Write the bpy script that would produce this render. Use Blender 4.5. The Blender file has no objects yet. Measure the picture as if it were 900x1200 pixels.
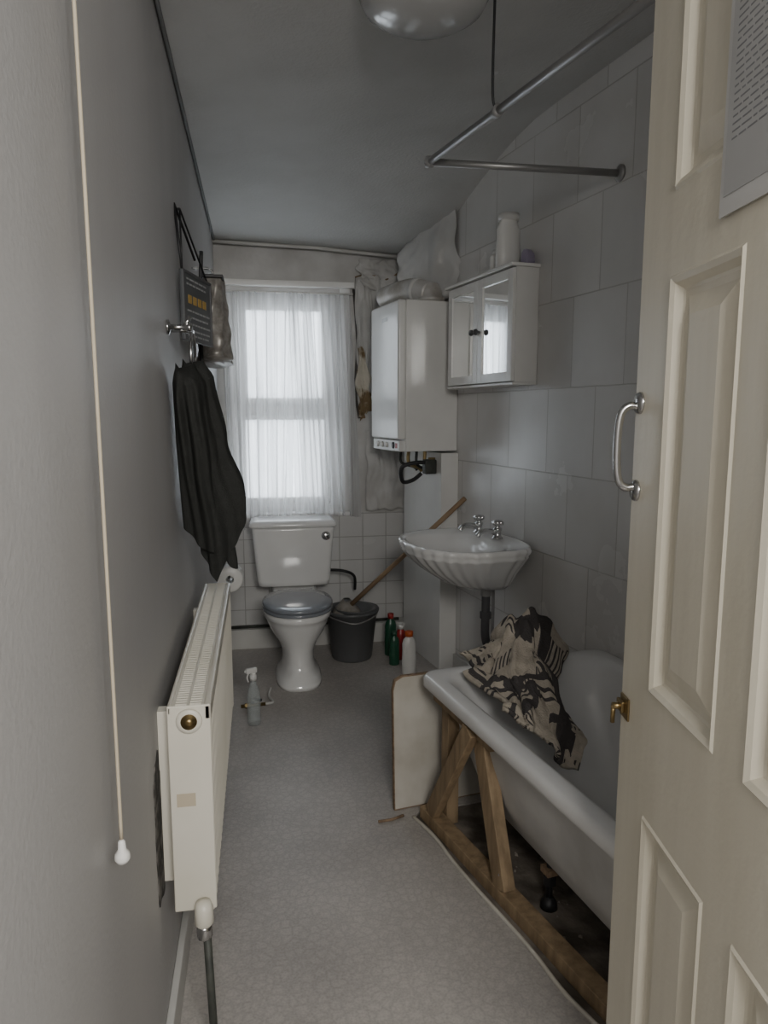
import bpy, math, random
from mathutils import Vector, Matrix, noise
random.seed(4)
sc=bpy.context.scene
T10=math.radians(10); CA,SA=math.cos(T10),math.sin(T10)
CX,H=0.235,1.45
def C(X,D,z=0.0):
    return Vector((CX+CA*X+SA*D, CA*D-SA*X, z))
RA=math.radians(9.8)            # right wall angle
def WX(D): return 1.8236-.36*D
def RW(D,z=0): return C(WX(D),D,z)

# ---------------- materials ----------------
def M(name,col,rough=.5,metal=0.,col2=None,scale=4.,detail=4,lo=.35,hi=.65,stretch=(1,1,1),bump=0.,bscale=60.,coat=0.,spec=.5,bdist=.005):
    m=bpy.data.materials.new(name); m.use_nodes=True
    nt=m.node_tree; n=nt.nodes; l=nt.links
    p=n['Principled BSDF']
    p.inputs['Base Color'].default_value=(*col,1); p.inputs['Roughness'].default_value=rough
    p.inputs['Metallic'].default_value=metal; p.inputs['Coat Weight'].default_value=coat
    p.inputs['Specular IOR Level'].default_value=spec
    tc=n.new('ShaderNodeTexCoord'); mp=n.new('ShaderNodeMapping'); mp.inputs['Scale'].default_value=stretch
    l.new(tc.outputs['Object'],mp.inputs['Vector'])
    if col2 is None: col2=tuple(c*.9 for c in col)
    nz=n.new('ShaderNodeTexNoise'); nz.inputs['Scale'].default_value=scale; nz.inputs['Detail'].default_value=detail
    l.new(mp.outputs[0],nz.inputs['Vector'])
    r=n.new('ShaderNodeValToRGB'); r.color_ramp.elements[0].position=lo; r.color_ramp.elements[1].position=hi
    r.color_ramp.elements[0].color=(*col2,1); r.color_ramp.elements[1].color=(*col,1)
    l.new(nz.outputs['Fac'],r.inputs['Fac']); l.new(r.outputs['Color'],p.inputs['Base Color'])
    if bump>0:
        nb=n.new('ShaderNodeTexNoise'); nb.inputs['Scale'].default_value=bscale; nb.inputs['Detail'].default_value=3
        l.new(tc.outputs['Object'],nb.inputs['Vector'])
        b=n.new('ShaderNodeBump'); b.inputs['Strength'].default_value=bump; b.inputs['Distance'].default_value=bdist
        l.new(nb.outputs['Fac'],b.inputs['Height']); l.new(b.outputs[0],p.inputs['Normal'])
    return m
def tile_mat(name,axis,bw,rh,offz,offh,col,grout,offset=.5,mortar=.0035,rough=.18,bumpd=.003):
    m=M(name,col,rough); nt=m.node_tree; n=nt.nodes; l=nt.links; p=n['Principled BSDF']
    tc=n.new('ShaderNodeTexCoord'); s=n.new('ShaderNodeSeparateXYZ'); c=n.new('ShaderNodeCombineXYZ')
    l.new(tc.outputs['Object'],s.inputs[0])
    a1=n.new('ShaderNodeMath'); a1.inputs[1].default_value=offh+20*bw; l.new(s.outputs[axis],a1.inputs[0])
    a2=n.new('ShaderNodeMath'); a2.inputs[1].default_value=-offz+20*rh; l.new(s.outputs['Z'],a2.inputs[0])
    l.new(a1.outputs[0],c.inputs[0]); l.new(a2.outputs[0],c.inputs[1])
    b=n.new('ShaderNodeTexBrick'); b.offset=offset; b.squash=1; b.inputs['Scale'].default_value=1
    b.inputs['Brick Width'].default_value=bw; b.inputs['Row Height'].default_value=rh
    b.inputs['Mortar Size'].default_value=mortar; b.inputs['Mortar Smooth'].default_value=.3
    b.inputs['Color1'].default_value=(*col,1); b.inputs['Color2'].default_value=(*[x*.92 for x in col],1)
    b.inputs['Mortar'].default_value=(*grout,1)
    l.new(c.outputs[0],b.inputs['Vector'])
    nz=n.new('ShaderNodeTexNoise'); nz.inputs['Scale'].default_value=2.5; nz.inputs['Detail'].default_value=6; l.new(tc.outputs['Object'],nz.inputs['Vector'])
    mx=n.new('ShaderNodeMix'); mx.data_type='RGBA'; mx.blend_type='MULTIPLY'
    l.new(b.outputs['Color'],mx.inputs['A'])
    rr=n.new('ShaderNodeValToRGB'); rr.color_ramp.elements[0].position=.3; rr.color_ramp.elements[1].position=.65
    rr.color_ramp.elements[0].color=(.86,.85,.83,1); rr.color_ramp.elements[1].color=(1,1,1,1)
    l.new(nz.outputs['Fac'],rr.inputs['Fac']); l.new(rr.outputs[0],mx.inputs['B']); mx.inputs['Factor'].default_value=.8
    l.new(mx.outputs['Result'],p.inputs['Base Color'])
    rg=n.new('ShaderNodeMapRange'); rg.inputs['To Min'].default_value=rough+.15; rg.inputs['To Max'].default_value=rough
    l.new(nz.outputs['Fac'],rg.inputs['Value']); l.new(rg.outputs[0],p.inputs['Roughness'])
    bp=n.new('ShaderNodeBump'); bp.invert=True; bp.inputs['Distance'].default_value=bumpd; bp.inputs['Strength'].default_value=.6
    l.new(b.outputs['Fac'],bp.inputs['Height']); l.new(bp.outputs[0],p.inputs['Normal'])
    return m
def sheer_mat(name,col,alpha):
    m=bpy.data.materials.new(name); m.use_nodes=True; nt=m.node_tree; n=nt.nodes; l=nt.links
    for x in list(n): n.remove(x)
    o=n.new('ShaderNodeOutputMaterial'); t=n.new('ShaderNodeBsdfTransparent'); tr=n.new('ShaderNodeBsdfTranslucent'); d=n.new('ShaderNodeBsdfDiffuse')
    tr.inputs[0].default_value=(*col,1); d.inputs[0].default_value=(*col,1)
    a=n.new('ShaderNodeMixShader'); a.inputs[0].default_value=.5; l.new(tr.outputs[0],a.inputs[1]); l.new(d.outputs[0],a.inputs[2])
    tc=n.new('ShaderNodeTexCoord'); mp=n.new('ShaderNodeMapping'); mp.inputs['Scale'].default_value=(22,1,.7)
    nz=n.new('ShaderNodeTexNoise'); nz.inputs['Scale'].default_value=1.2
    l.new(tc.outputs['Object'],mp.inputs[0]); l.new(mp.outputs[0],nz.inputs['Vector'])
    mr=n.new('ShaderNodeMapRange'); mr.inputs['From Min'].default_value=.3; mr.inputs['From Max'].default_value=.7
    mr.inputs['To Min'].default_value=alpha-.2; mr.inputs['To Max'].default_value=min(.95,alpha+.25)
    l.new(nz.outputs['Fac'],mr.inputs['Value'])
    b=n.new('ShaderNodeMixShader'); l.new(mr.outputs[0],b.inputs[0]); l.new(t.outputs[0],b.inputs[1]); l.new(a.outputs[0],b.inputs[2]); l.new(b.outputs[0],o.inputs[0])
    return m

m_wallL=M('paint_grey',(.455,.45,.45),.5,col2=(.39,.385,.385),scale=2,stretch=(1,1,.35),bump=.15,bscale=90)
m_wallB=M('paint_back',(.58,.575,.56),.6,col2=(.44,.43,.41),scale=5,bump=.3,bscale=40)
m_ceil=M('ceiling_paint',(.58,.575,.56),.7,col2=(.52,.515,.50),scale=3,bump=.5,bscale=70)
m_tile=tile_mat('wall_tiles_big','Y',.33,.36,.115,.05,(.76,.75,.735),(.56,.545,.52),mortar=.0028)
m_tileb=tile_mat('wall_tiles_small','X',.15,.15,.07,.02,(.66,.66,.655),(.42,.415,.40),offset=0,mortar=.003)
m_white=M('gloss_white',(.82,.815,.79),.22,col2=(.76,.755,.73))
m_cer=M('ceramic_white',(.84,.84,.83),.10,col2=(.80,.80,.79),coat=.3)
m_acr=M('acrylic_bath',(.76,.76,.755),.2,col2=(.70,.70,.695))
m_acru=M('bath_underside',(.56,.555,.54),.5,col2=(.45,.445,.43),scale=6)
m_lid=M('toilet_lid_grey',(.24,.26,.29),.12,col2=(.22,.24,.27),coat=.5)
m_chrome=M('chrome',(.66,.66,.66),.2,1.,col2=(.50,.50,.50))
m_brass=M('brass',(.34,.25,.12),.38,1.)
m_door=M('door_cream',(.72,.675,.56),.42,col2=(.66,.615,.50),scale=3,stretch=(6,6,.6),bump=.15,bscale=60)
m_rad=M('radiator_enamel',(.72,.69,.61),.35,col2=(.66,.63,.54))
m_black=M('black_rubber',(.02,.02,.022),.5)
m_dark=M('dark_gap',(.05,.047,.045),.8,col2=(.10,.09,.08),scale=15)
m_plast=M('broken_plaster',(.16,.15,.14),.9,col2=(.03,.028,.025),scale=22,detail=8,lo=.46,hi=.6,bump=.8,bscale=30)
m_wood=M('raw_timber',(.36,.26,.155),.7,col2=(.22,.155,.09),scale=6,stretch=(6,6,1),bump=.4,bscale=40)
m_woodl=M('mop_wood',(.40,.28,.17),.6,col2=(.33,.22,.13))
m_board=M('chipboard_white',(.60,.575,.52),.5,col2=(.48,.45,.39),scale=7)
m_chip=M('chipboard_edge',(.30,.21,.13),.9,col2=(.18,.12,.08),scale=60)
m_conc=M('concrete_subfloor',(.23,.20,.17),.9,col2=(.08,.068,.055),scale=7,detail=10,lo=.4,hi=.62,bump=.8,bscale=25,bdist=.01)
m_rub=M('rubble_bits',(.34,.31,.27),.9,col2=(.20,.17,.14),scale=30)
m_bucket=M('bucket_plastic',(.11,.113,.117),.4)
m_towel=M('towel_dark',(.040,.041,.039),1.,col2=(.034,.035,.033),scale=30,bump=.8,bscale=300,spec=.1)
m_bag=M('silver_pouch',(.42,.40,.37),.42,.4,col2=(.22,.20,.18),scale=30)
m_sign=M('sign_board',(.09,.095,.10),.4,col2=(.07,.075,.08))
m_signt=M('sign_text',(.36,.36,.36),.5)
m_orange=M('sign_orange',(.5,.32,.07),.5)
m_paper=M('paper_notice',(.47,.47,.465),.3,col2=(.43,.43,.425))
m_ink=M('ink',(.24,.24,.25),.6)
m_cord=M('cord',(.52,.45,.34),.8)
m_plw=M('white_plastic',(.78,.775,.75),.35)
m_green=M('green_plastic',(.02,.09,.05),.3); m_red=M('red_plastic',(.36,.03,.03),.3)
m_or=M('orange_cap',(.6,.12,.03),.35); m_lil=M('lilac_pack',(.38,.34,.46),.5)
m_rail=M('rail_grey',(.40,.395,.39),.4,.6)
m_dpipe=M('dark_waste_pipe',(.10,.10,.105),.4,.2)
m_mirror=M('mirror',(.80,.81,.81),.03,1.,col2=(.79,.80,.80))
m_lampg=M('lamp_glass',(.50,.50,.49),.18,coat=.4)
m_trim=M('dark_trim',(.16,.16,.16),.7)
m_pipe=M('pipe_painted',(.60,.595,.57),.5)
m_peel=M('peeling_paper',(.58,.54,.46),.9,col2=(.20,.14,.07),scale=6,lo=.40,hi=.50,bump=.4,bscale=30)
m_brown=M('brown_backing',(.26,.18,.10),.9,col2=(.10,.07,.04),scale=12)
m_film=M('white_film',(.64,.635,.62),.45,col2=(.56,.555,.54))
m_copper=M('old_pipe',(.06,.065,.055),.6,col2=(.03,.033,.03),scale=20)
m_mop=M('mop_cotton',(.30,.28,.25),.95,col2=(.2,.18,.16),scale=30)
m_flue=M('flue_foil',(.62,.61,.59),.4,.2,col2=(.42,.39,.35),scale=12)
m_upvc=M('upvc',(.80,.80,.80),.3)
m_curt=sheer_mat('net_curtain',(.84,.84,.84),.45)
# frosted glass
m_glass=bpy.data.materials.new('frosted_glass'); m_glass.use_nodes=True
nt=m_glass.node_tree; n=nt.nodes; l=nt.links
for x in list(n): n.remove(x)
o=n.new('ShaderNodeOutputMaterial'); t=n.new('ShaderNodeBsdfTransparent'); t.inputs[0].default_value=(.92,.97,1,1)
tr=n.new('ShaderNodeBsdfTranslucent'); tr.inputs[0].default_value=(.78,.82,.87,1)
tc=n.new('ShaderNodeTexCoord'); mp=n.new('ShaderNodeMapping'); mp.inputs['Scale'].default_value=(60,1,14)
nz=n.new('ShaderNodeTexNoise'); nz.inputs['Scale'].default_value=1.; l.new(tc.outputs['Object'],mp.inputs[0]); l.new(mp.outputs[0],nz.inputs['Vector'])
mr=n.new('ShaderNodeMapRange'); mr.inputs['To Min'].default_value=.25; mr.inputs['To Max'].default_value=.85; l.new(nz.outputs['Fac'],mr.inputs['Value'])
b=n.new('ShaderNodeMixShader'); l.new(mr.outputs[0],b.inputs[0]); l.new(t.outputs[0],b.inputs[1]); l.new(tr.outputs[0],b.inputs[2]); l.new(b.outputs[0],o.inputs[0])
# clear plastic
m_clear=bpy.data.materials.new('clear_plastic'); m_clear.use_nodes=True
nt=m_clear.node_tree; n=nt.nodes; l=nt.links; p=n['Principled BSDF']
p.inputs['Base Color'].default_value=(.50,.55,.55,1); p.inputs['Alpha'].default_value=.40; p.inputs['Roughness'].default_value=.1
# vinyl floor
m_vinyl=M('vinyl_floor',(.53,.50,.47),.45,col2=(.41,.385,.36),scale=2.2,detail=8)
nt=m_vinyl.node_tree; n=nt.nodes; l=nt.links; p=n['Principled BSDF']
tc=n.new('ShaderNodeTexCoord'); vo=n.new('ShaderNodeTexVoronoi'); vo.feature='DISTANCE_TO_EDGE'; vo.inputs['Scale'].default_value=34; vo.inputs['Randomness'].default_value=.9
l.new(tc.outputs['Object'],vo.inputs['Vector'])
rp=n.new('ShaderNodeValToRGB'); rp.color_ramp.elements[0].position=0; rp.color_ramp.elements[1].position=.22
rp.color_ramp.elements[0].color=(.87,.87,.87,1); rp.color_ramp.elements[1].color=(1,1,1,1); l.new(vo.outputs['Distance'],rp.inputs['Fac'])
sp_=n.new('ShaderNodeTexNoise'); sp_.inputs['Scale'].default_value=160; sp_.inputs['Detail'].default_value=3; l.new(tc.outputs['Object'],sp_.inputs['Vector'])
sr=n.new('ShaderNodeValToRGB'); sr.color_ramp.elements[0].position=.35; sr.color_ramp.elements[1].position=.6; sr.color_ramp.elements[0].color=(.84,.84,.84,1); sr.color_ramp.elements[1].color=(1,1,1,1)
l.new(sp_.outputs['Fac'],sr.inputs['Fac'])
mx0=n.new('ShaderNodeMix'); mx0.data_type='RGBA'; mx0.blend_type='MULTIPLY'; mx0.inputs['Factor'].default_value=1
l.new(rp.outputs[0],mx0.inputs['A']); l.new(sr.outputs[0],mx0.inputs['B'])
mx=n.new('ShaderNodeMix'); mx.data_type='RGBA'; mx.blend_type='MULTIPLY'; mx.inputs['Factor'].default_value=1
src=[k for k in l if k.to_socket==p.inputs['Base Color']][0].from_socket
l.new(src,mx.inputs['A']); l.new(mx0.outputs['Result'],mx.inputs['B']); l.new(mx.outputs['Result'],p.inputs['Base Color'])
bp=n.new('ShaderNodeBump'); bp.inputs['Distance'].default_value=.002; bp.inputs['Strength'].default_value=.6; l.new(rp.outputs[0],bp.inputs['Height']); l.new(bp.outputs[0],p.inputs['Normal'])
# patterned bath mat
m_mat=M('patterned_mat',(.56,.50,.42),1.,col2=(.45,.40,.33),scale=30,bump=1,bscale=160,spec=.1)
nt=m_mat.node_tree; n=nt.nodes; l=nt.links; p=n['Principled BSDF']
uvn=n.new('ShaderNodeUVMap'); uvn.uv_map='uv'
w1=n.new('ShaderNodeTexWave'); w1.bands_direction='X'; w1.inputs['Scale'].default_value=9; w1.inputs['Distortion'].default_value=.3; l.new(uvn.outputs[0],w1.inputs['Vector'])
ck=n.new('ShaderNodeTexVoronoi'); ck.inputs['Scale'].default_value=6.5; ck.distance='CHEBYCHEV'; l.new(uvn.outputs[0],ck.inputs['Vector'])
g1=n.new('ShaderNodeMath'); g1.operation='GREATER_THAN'; g1.inputs[1].default_value=.6; l.new(w1.outputs['Fac'],g1.inputs[0])
sp=n.new('ShaderNodeSeparateColor'); l.new(ck.outputs['Color'],sp.inputs[0])
g2=n.new('ShaderNodeMath'); g2.operation='GREATER_THAN'; g2.inputs[1].default_value=.72; l.new(sp.outputs[0],g2.inputs[0])
g3=n.new('ShaderNodeMath'); g3.operation='MULTIPLY'; l.new(g1.outputs[0],g3.inputs[0]); l.new(g2.outputs[0],g3.inputs[1])
g4=n.new('ShaderNodeMath'); g4.operation='GREATER_THAN'; g4.inputs[1].default_value=.88; l.new(sp.outputs[1],g4.inputs[0])
g5=n.new('ShaderNodeMath'); g5.operation='MAXIMUM'; l.new(g3.outputs[0],g5.inputs[0]); l.new(g4.outputs[0],g5.inputs[1])
su=n.new('ShaderNodeSeparateXYZ'); l.new(uvn.outputs[0],su.inputs[0])
def band(sock,a,b_):
    h1=n.new('ShaderNodeMath'); h1.operation='GREATER_THAN'; h1.inputs[1].default_value=a; l.new(sock,h1.inputs[0])
    h2=n.new('ShaderNodeMath'); h2.operation='LESS_THAN'; h2.inputs[1].default_value=b_; l.new(sock,h2.inputs[0])
    h3=n.new('ShaderNodeMath'); h3.operation='MULTIPLY'; l.new(h1.outputs[0],h3.inputs[0]); l.new(h2.outputs[0],h3.inputs[1]); return h3
hs=[band(su.outputs[0],.98,1.12),band(su.outputs[0],.06,.10),band(su.outputs[1],1.05,1.12),band(su.outputs[1],1.17,1.20),band(su.outputs[1],1.24,1.27)]
cur=g5
for h in hs:
    m_=n.new('ShaderNodeMath'); m_.operation='MAXIMUM'; l.new(cur.outputs[0],m_.inputs[0]); l.new(h.outputs[0],m_.inputs[1]); cur=m_
mx=n.new('ShaderNodeMix'); mx.data_type='RGBA'; src=[k for k in l if k.to_socket==p.inputs['Base Color']][0].from_socket
l.new(src,mx.inputs['A']); mx.inputs['B'].default_value=(.085,.078,.078,1); l.new(cur.outputs[0],mx.inputs['Factor']); l.new(mx.outputs['Result'],p.inputs['Base Color'])

# ---------------- mesh helpers ----------------
def link(o,parent=None):
    sc.collection.objects.link(o)
    if parent: o.parent=parent
    return o
def group(name,loc=(0,0,0),rz=0):
    e=bpy.data.objects.new(name,None); e.location=loc; e.rotation_euler=(0,0,rz); e.empty_display_size=.05
    return link(e)
def obj(name,vs,fs,mat,parent=None,loc=(0,0,0),rz=0,smooth=False,bevel=0,bseg=2,sub=0,solid=0,uv=None):
    me=bpy.data.meshes.new(name); me.from_pydata([tuple(v) for v in vs],[],fs); me.validate(); me.update()
    import bmesh
    bm=bmesh.new(); bm.from_mesh(me); bmesh.ops.recalc_face_normals(bm,faces=bm.faces); bm.to_mesh(me); bm.free()
    me.materials.append(mat)
    if uv:
        lay=me.uv_layers.new(name='uv')
        for lp in me.loops: lay.data[lp.index].uv=uv[lp.vertex_index]
    if smooth:
        for p in me.polygons: p.use_smooth=True
    o=bpy.data.objects.new(name,me); o.location=loc; o.rotation_euler=(0,0,rz)
    if solid:
        s=o.modifiers.new('s','SOLIDIFY'); s.thickness=solid; s.offset=0
    if bevel:
        b=o.modifiers.new('b','BEVEL'); b.width=bevel; b.segments=bseg; b.limit_method='ANGLE'; b.angle_limit=.6
        if not smooth:
            for p in me.polygons: p.use_smooth=True
            wn=o.modifiers.new('w','WEIGHTED_NORMAL'); wn.keep_sharp=True
    if sub:
        s=o.modifiers.new('u','SUBSURF'); s.levels=sub; s.render_levels=sub
    return link(o,parent)
BF=[(0,1,3,2),(4,6,7,5),(0,4,5,1),(2,3,7,6),(0,2,6,4),(1,5,7,3)]
def boxes(name,bl,mat,parent=None,bevel=0,loc=(0,0,0),rz=0,**k):
    vs=[];fs=[]
    for (a,b_) in bl:
        o=len(vs)
        for x in (a[0],b_[0]):
            for y in (a[1],b_[1]):
                for z in (a[2],b_[2]): vs.append((x,y,z))
        fs+= [tuple(o+i for i in f) for f in BF]
    return obj(name,vs,fs,mat,parent,loc,rz,bevel=bevel,**k)
def loft(name,rings,mat,parent=None,cap0=True,cap1=True,closed=True,smooth=True,**k):
    n_=len(rings[0]); vs=[v for r in rings for v in r]; fs=[]
    for i in range(len(rings)-1):
        for j in range(n_ if closed else n_-1):
            a=i*n_+j; b_=i*n_+(j+1)%n_; fs.append((a,b_,b_+n_,a+n_))
    if cap0: fs.append(tuple(range(n_))[::-1])
    if cap1: fs.append(tuple((len(rings)-1)*n_+j for j in range(n_)))
    return obj(name,vs,fs,mat,parent,smooth=smooth,**k)
def lathe(name,prof,mat,parent=None,loc=(0,0,0),seg=32,axis='Z',**k):
    rings=[]
    for r,z in prof:
        rr=[]
        for j in range(seg):
            t=2*math.pi*j/seg; a,b_=max(r,1e-4)*math.cos(t),max(r,1e-4)*math.sin(t)
            v={'Z':(a,b_,z),'X':(z,a,b_),'Y':(a,z,b_)}[axis]
            rr.append(tuple(v[i]+loc[i] for i in range(3)))
        rings.append(rr)
    return loft(name,rings,mat,parent,**k)
def smoothpts(P,k=8):
    P=[Vector(p) for p in P]; out=[]
    for i in range(len(P)-1):
        p0=P[max(i-1,0)];p1=P[i];p2=P[i+1];p3=P[min(i+2,len(P)-1)]
        for s in range(k):
            t=s/k; out.append(.5*((2*p1)+(-p0+p2)*t+(2*p0-5*p1+4*p2-p3)*t*t+(-p0+3*p1-3*p2+p3)*t**3))
    out.append(P[-1]); return out
def tube(name,P,r,mat,parent=None,seg=12,curve=False,**k):
    P=smoothpts(P) if curve else [Vector(p) for p in P]
    rings=[]; up=None
    for i,p in enumerate(P):
        d=(P[min(i+1,len(P)-1)]-P[max(i-1,0)]).normalized()
        if up is None:
            up=Vector((0,0,1)) if abs(d.z)<.9 else Vector((1,0,0))
        a=(up-d*up.dot(d)).normalized(); b_=d.cross(a); up=a
        rr=r[i] if isinstance(r,(list,tuple)) else r
        rings.append([p+a*rr*math.cos(2*math.pi*j/seg)+b_*rr*math.sin(2*math.pi*j/seg) for j in range(seg)])
    return loft(name,rings,mat,parent,**k)
def beam(name,p0,p1,w,h,side,mat,parent=None,bevel=.003):
    p0,p1=Vector(p0),Vector(p1); d=(p1-p0).normalized(); s=Vector(side); s=(s-d*s.dot(d)).normalized(); u=d.cross(s)
    vs=[p+s*w/2*a+u*h/2*b_ for p in (p0,p1) for a,b_ in ((-1,-1),(1,-1),(1,1),(-1,1))]
    return obj(name,vs,[(0,1,2,3),(7,6,5,4),(0,4,5,1),(1,5,6,2),(2,6,7,3),(3,7,4,0)],mat,parent,bevel=bevel)

YB=4.45
# ---------------- room shell ----------------
boxes('wall_left',[((-.12,-1.7,-.1),(0,YB+.15,2.9))],m_wallL)
ox0,ox1,oz0,oz1=.07,.735,.83,2.17
boxes('wall_back',[((0,YB,-.1),(ox0,YB+.15,2.9)),((ox1,YB,-.1),(1.6,YB+.15,2.9)),((ox0,YB,-.1),(ox1,YB+.15,oz0)),((ox0,YB,oz1),(ox1,YB+.15,2.9))],m_wallB)
o=RW(4.7); L=(RW(4.7)-RW(.3)).length
boxes('wall_right',[((0,-L,-.1),(.1,0,2.9))],m_tile,loc=o,rz=RA)
boxes('wall_front',[((.80,.2,-.1),(1.98,.3,2.9)),((0,.2,2.3),(.80,.3,2.9))],m_wallL)
boxes('wall_hall_right',[((1.3,-1.7,-.1),(1.4,.2,2.9))],m_wallL)
boxes('wall_hall_back',[((0,-1.8,-.1),(1.4,-1.7,2.9))],m_wallL)
boxes('floor',[((-.05,-1.75,-.1),(2.0,YB+.05,-.006))],m_conc)
# vinyl covering
e0=C(.115,2.40); e1=C(.505,1.517); e2=e1+(e1-e0)*1.10
far=RW(2.66)
outl=[(0.0,-1.7),(1.3,-1.7),(1.3,.25),(e2.x,max(e2.y,.3))]
k=14; edge=[]
for i in range(1,k+1):
    q=e2.lerp(e0,i/k); q=Vector((q.x+.005*math.sin(i*2.1),q.y,0)); outl.append((q.x,q.y)); edge.append(q)
outl+= [(e0.x+.02,e0.y+.03),(far.x-.03,far.y),(RW(4.6).x,YB),(0.0,YB)]
vs=[(x,y,-.006) for x,y in outl]+[(x,y,0) for x,y in outl]; N=len(outl)
fs=[tuple(range(N,2*N))]+[(i,(i+1)%N,(i+1)%N+N,i+N) for i in range(N)]
obj('floor_vinyl',vs,fs,m_vinyl)
tube('trim_vinyl_edge',[q+Vector((-.004,0,.004+.003*math.sin(i*3.3))) for i,q in enumerate(edge)],.006,m_board,curve=True,seg=8)
def hC(x,y):
    xr=1.531-.172*(y-2.574); u=min(max(x/xr,0),1.1)
    left=2.52-.015*y
    tt=min(max((y-3.0)/1.45,0),1); tt=tt*tt*(3-2*tt)
    right=2.71*(1-tt)+2.40*tt
    return left+(right-left)*u**1.3
vs=[];fs=[];nx,ny=16,40
for j in range(ny+1):
    y=-1.75+(YB+.05+1.75)*j/ny
    for i in range(nx+1):
        x=-.05+2.1*i/nx; vs.append((x,y,hC(x,y)))
q=len(vs); vs+=[(x,y,z+.1) for x,y,z in vs]
for j in range(ny):
    for i in range(nx):
        a=j*(nx+1)+i; fs.append((a,a+1,a+nx+2,a+nx+1)); fs.append((q+a,q+a+nx+1,q+a+nx+2,q+a+1))
obj('ceiling',vs,fs,m_ceil,smooth=True)
# trims
tube('trim_left',[(.008,y,hC(0,y)-.006) for y in (-1.5,0,1.5,3,4.42)],.007,m_trim,seg=8)
tube('trim_conduit',[(.0,4.40,2.440),(.3,4.40,2.432),(.6,4.40,2.425),(.9,4.40,2.405),(1.12,4.40,2.39)],.011,m_pipe)
boxes('baseboard_left',[((.0,.32,0),(.018,3.9,.10))],m_pipe,bevel=.004)
boxes('baseboard_back',[((0.0,4.33,0),(1.15,YB-.009,.125))],m_pipe,bevel=.004)
tube('trim_floor_pipe',[(.02,4.35,.137),(.3,4.35,.139),(.62,4.36,.137),(1.1,4.36,.14)],.010,m_copper,seg=8)
boxes('trim_tiles_back',[((0.0,YB-.009,.125),(1.26,YB,.825))],m_tileb)
boxes('trim_sill',[((ox0-.04,YB-.03,oz0-.02),(ox1+.06,YB+.06,oz0+.005))],m_upvc,bevel=.004)
boxes('trim_window_head',[((.0,YB-.05,2.20),(.83,YB-.001,2.235))],m_white,bevel=.004)
boxes('trim_window_side',[((ox1+.01,YB-.02,.84),(ox1+.07,YB-.001,2.20))],m_upvc,bevel=.003)
bx=RW(3.92)
boxes('pipe_boxing',[((-.105,0,0),(-.001,.56,1.235))],m_white,loc=bx,rz=RA,bevel=.004)
boxes('baseboard_right',[((-.02,-.62,0),(-.001,-.0,.09))],m_pipe,loc=bx,rz=RA,bevel=.003)

# ---------------- window ----------------
g=group('window_1',(0,YB+.06,0))
def frame(x0,x1,z0,z1,w,y0,y1):
    return [((x0,y0,z0),(x0+w,y1,z1)),((x1-w,y0,z0),(x1,y1,z1)),((x0+w,y0,z0),(x1-w,y1,z0+w)),((x0+w,y0,z1-w),(x1-w,y1,z1))]
boxes('outer_frame',frame(ox0,ox1,oz0+.005,oz1,.055,0,.07)+[((ox0+.05,0,1.445),(ox1-.05,.07,1.50))],m_upvc,g,bevel=.005)
boxes('top_sash',frame(ox0+.055,ox1-.055,1.50,oz1-.055,.045,-.015,.05),m_upvc,g,bevel=.006)
boxes('lower_sash',frame(ox0+.055,ox1-.055,oz0+.06,1.445,.035,-.008,.05),m_upvc,g,bevel=.006)
boxes('glass_upper',[((ox0+.09,.02,1.53),(ox1-.09,.022,oz1-.09))],m_glass,g)
boxes('glass_lower',[((ox0+.08,.02,oz0+.09),(ox1-.08,.022,1.42))],m_glass,g)
boxes('sash_handle',[((.36,-.035,1.515),(.46,-.018,1.535)),((.40,-.02,1.51),(.425,-.012,1.54))],m_upvc,g,bevel=.003)

# ---------------- net curtain ----------------
g=group('net_curtain',(0,4.405,0))
def curtain(nm,xa,xb,xa2,xb2,zb,nf,ph,yo=0):
    vs=[];fs=[];nu,nv=120,30
    for j in range(nv+1):
        t=j/nv
        for i in range(nu+1):
            s=i/nu
            s2=s+.02*math.sin(s*nf*5+ph)
            x=(xa+(xb-xa)*s2)*(1-t)+(xa2+(xb2-xa2)*s2)*t+.008*math.sin(s*nf*9+t*3)
            A=.006+.012*t
            y=yo+A*math.sin(2*math.pi*nf*s+ph+.8*math.sin(t*3+s*4))+.004*math.sin(17*s*nf+t)
            z=2.165-(2.165-zb(s))*t
            vs.append((x,y,z))
    for j in range(nv):
        for i in range(nu):
            a=j*(nu+1)+i; fs.append((a,a+1,a+nu+2,a+nu+1))
    obj(nm,vs,fs,m_curt,g,smooth=True)
curtain('panel_left',.02,.46,.06,.42,lambda s:.72+.10*s,9,0)
curtain('panel_right',.44,.80,.50,.87,lambda s:.84-.04*s,8,1.5,.004)
curtain('panel_gather',.42,.56,.45,.66,lambda s:.83,4,.5,-.003)
tube('rod',[(.0,0,2.165),(.82,0,2.165)],.006,m_white,g)

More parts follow.
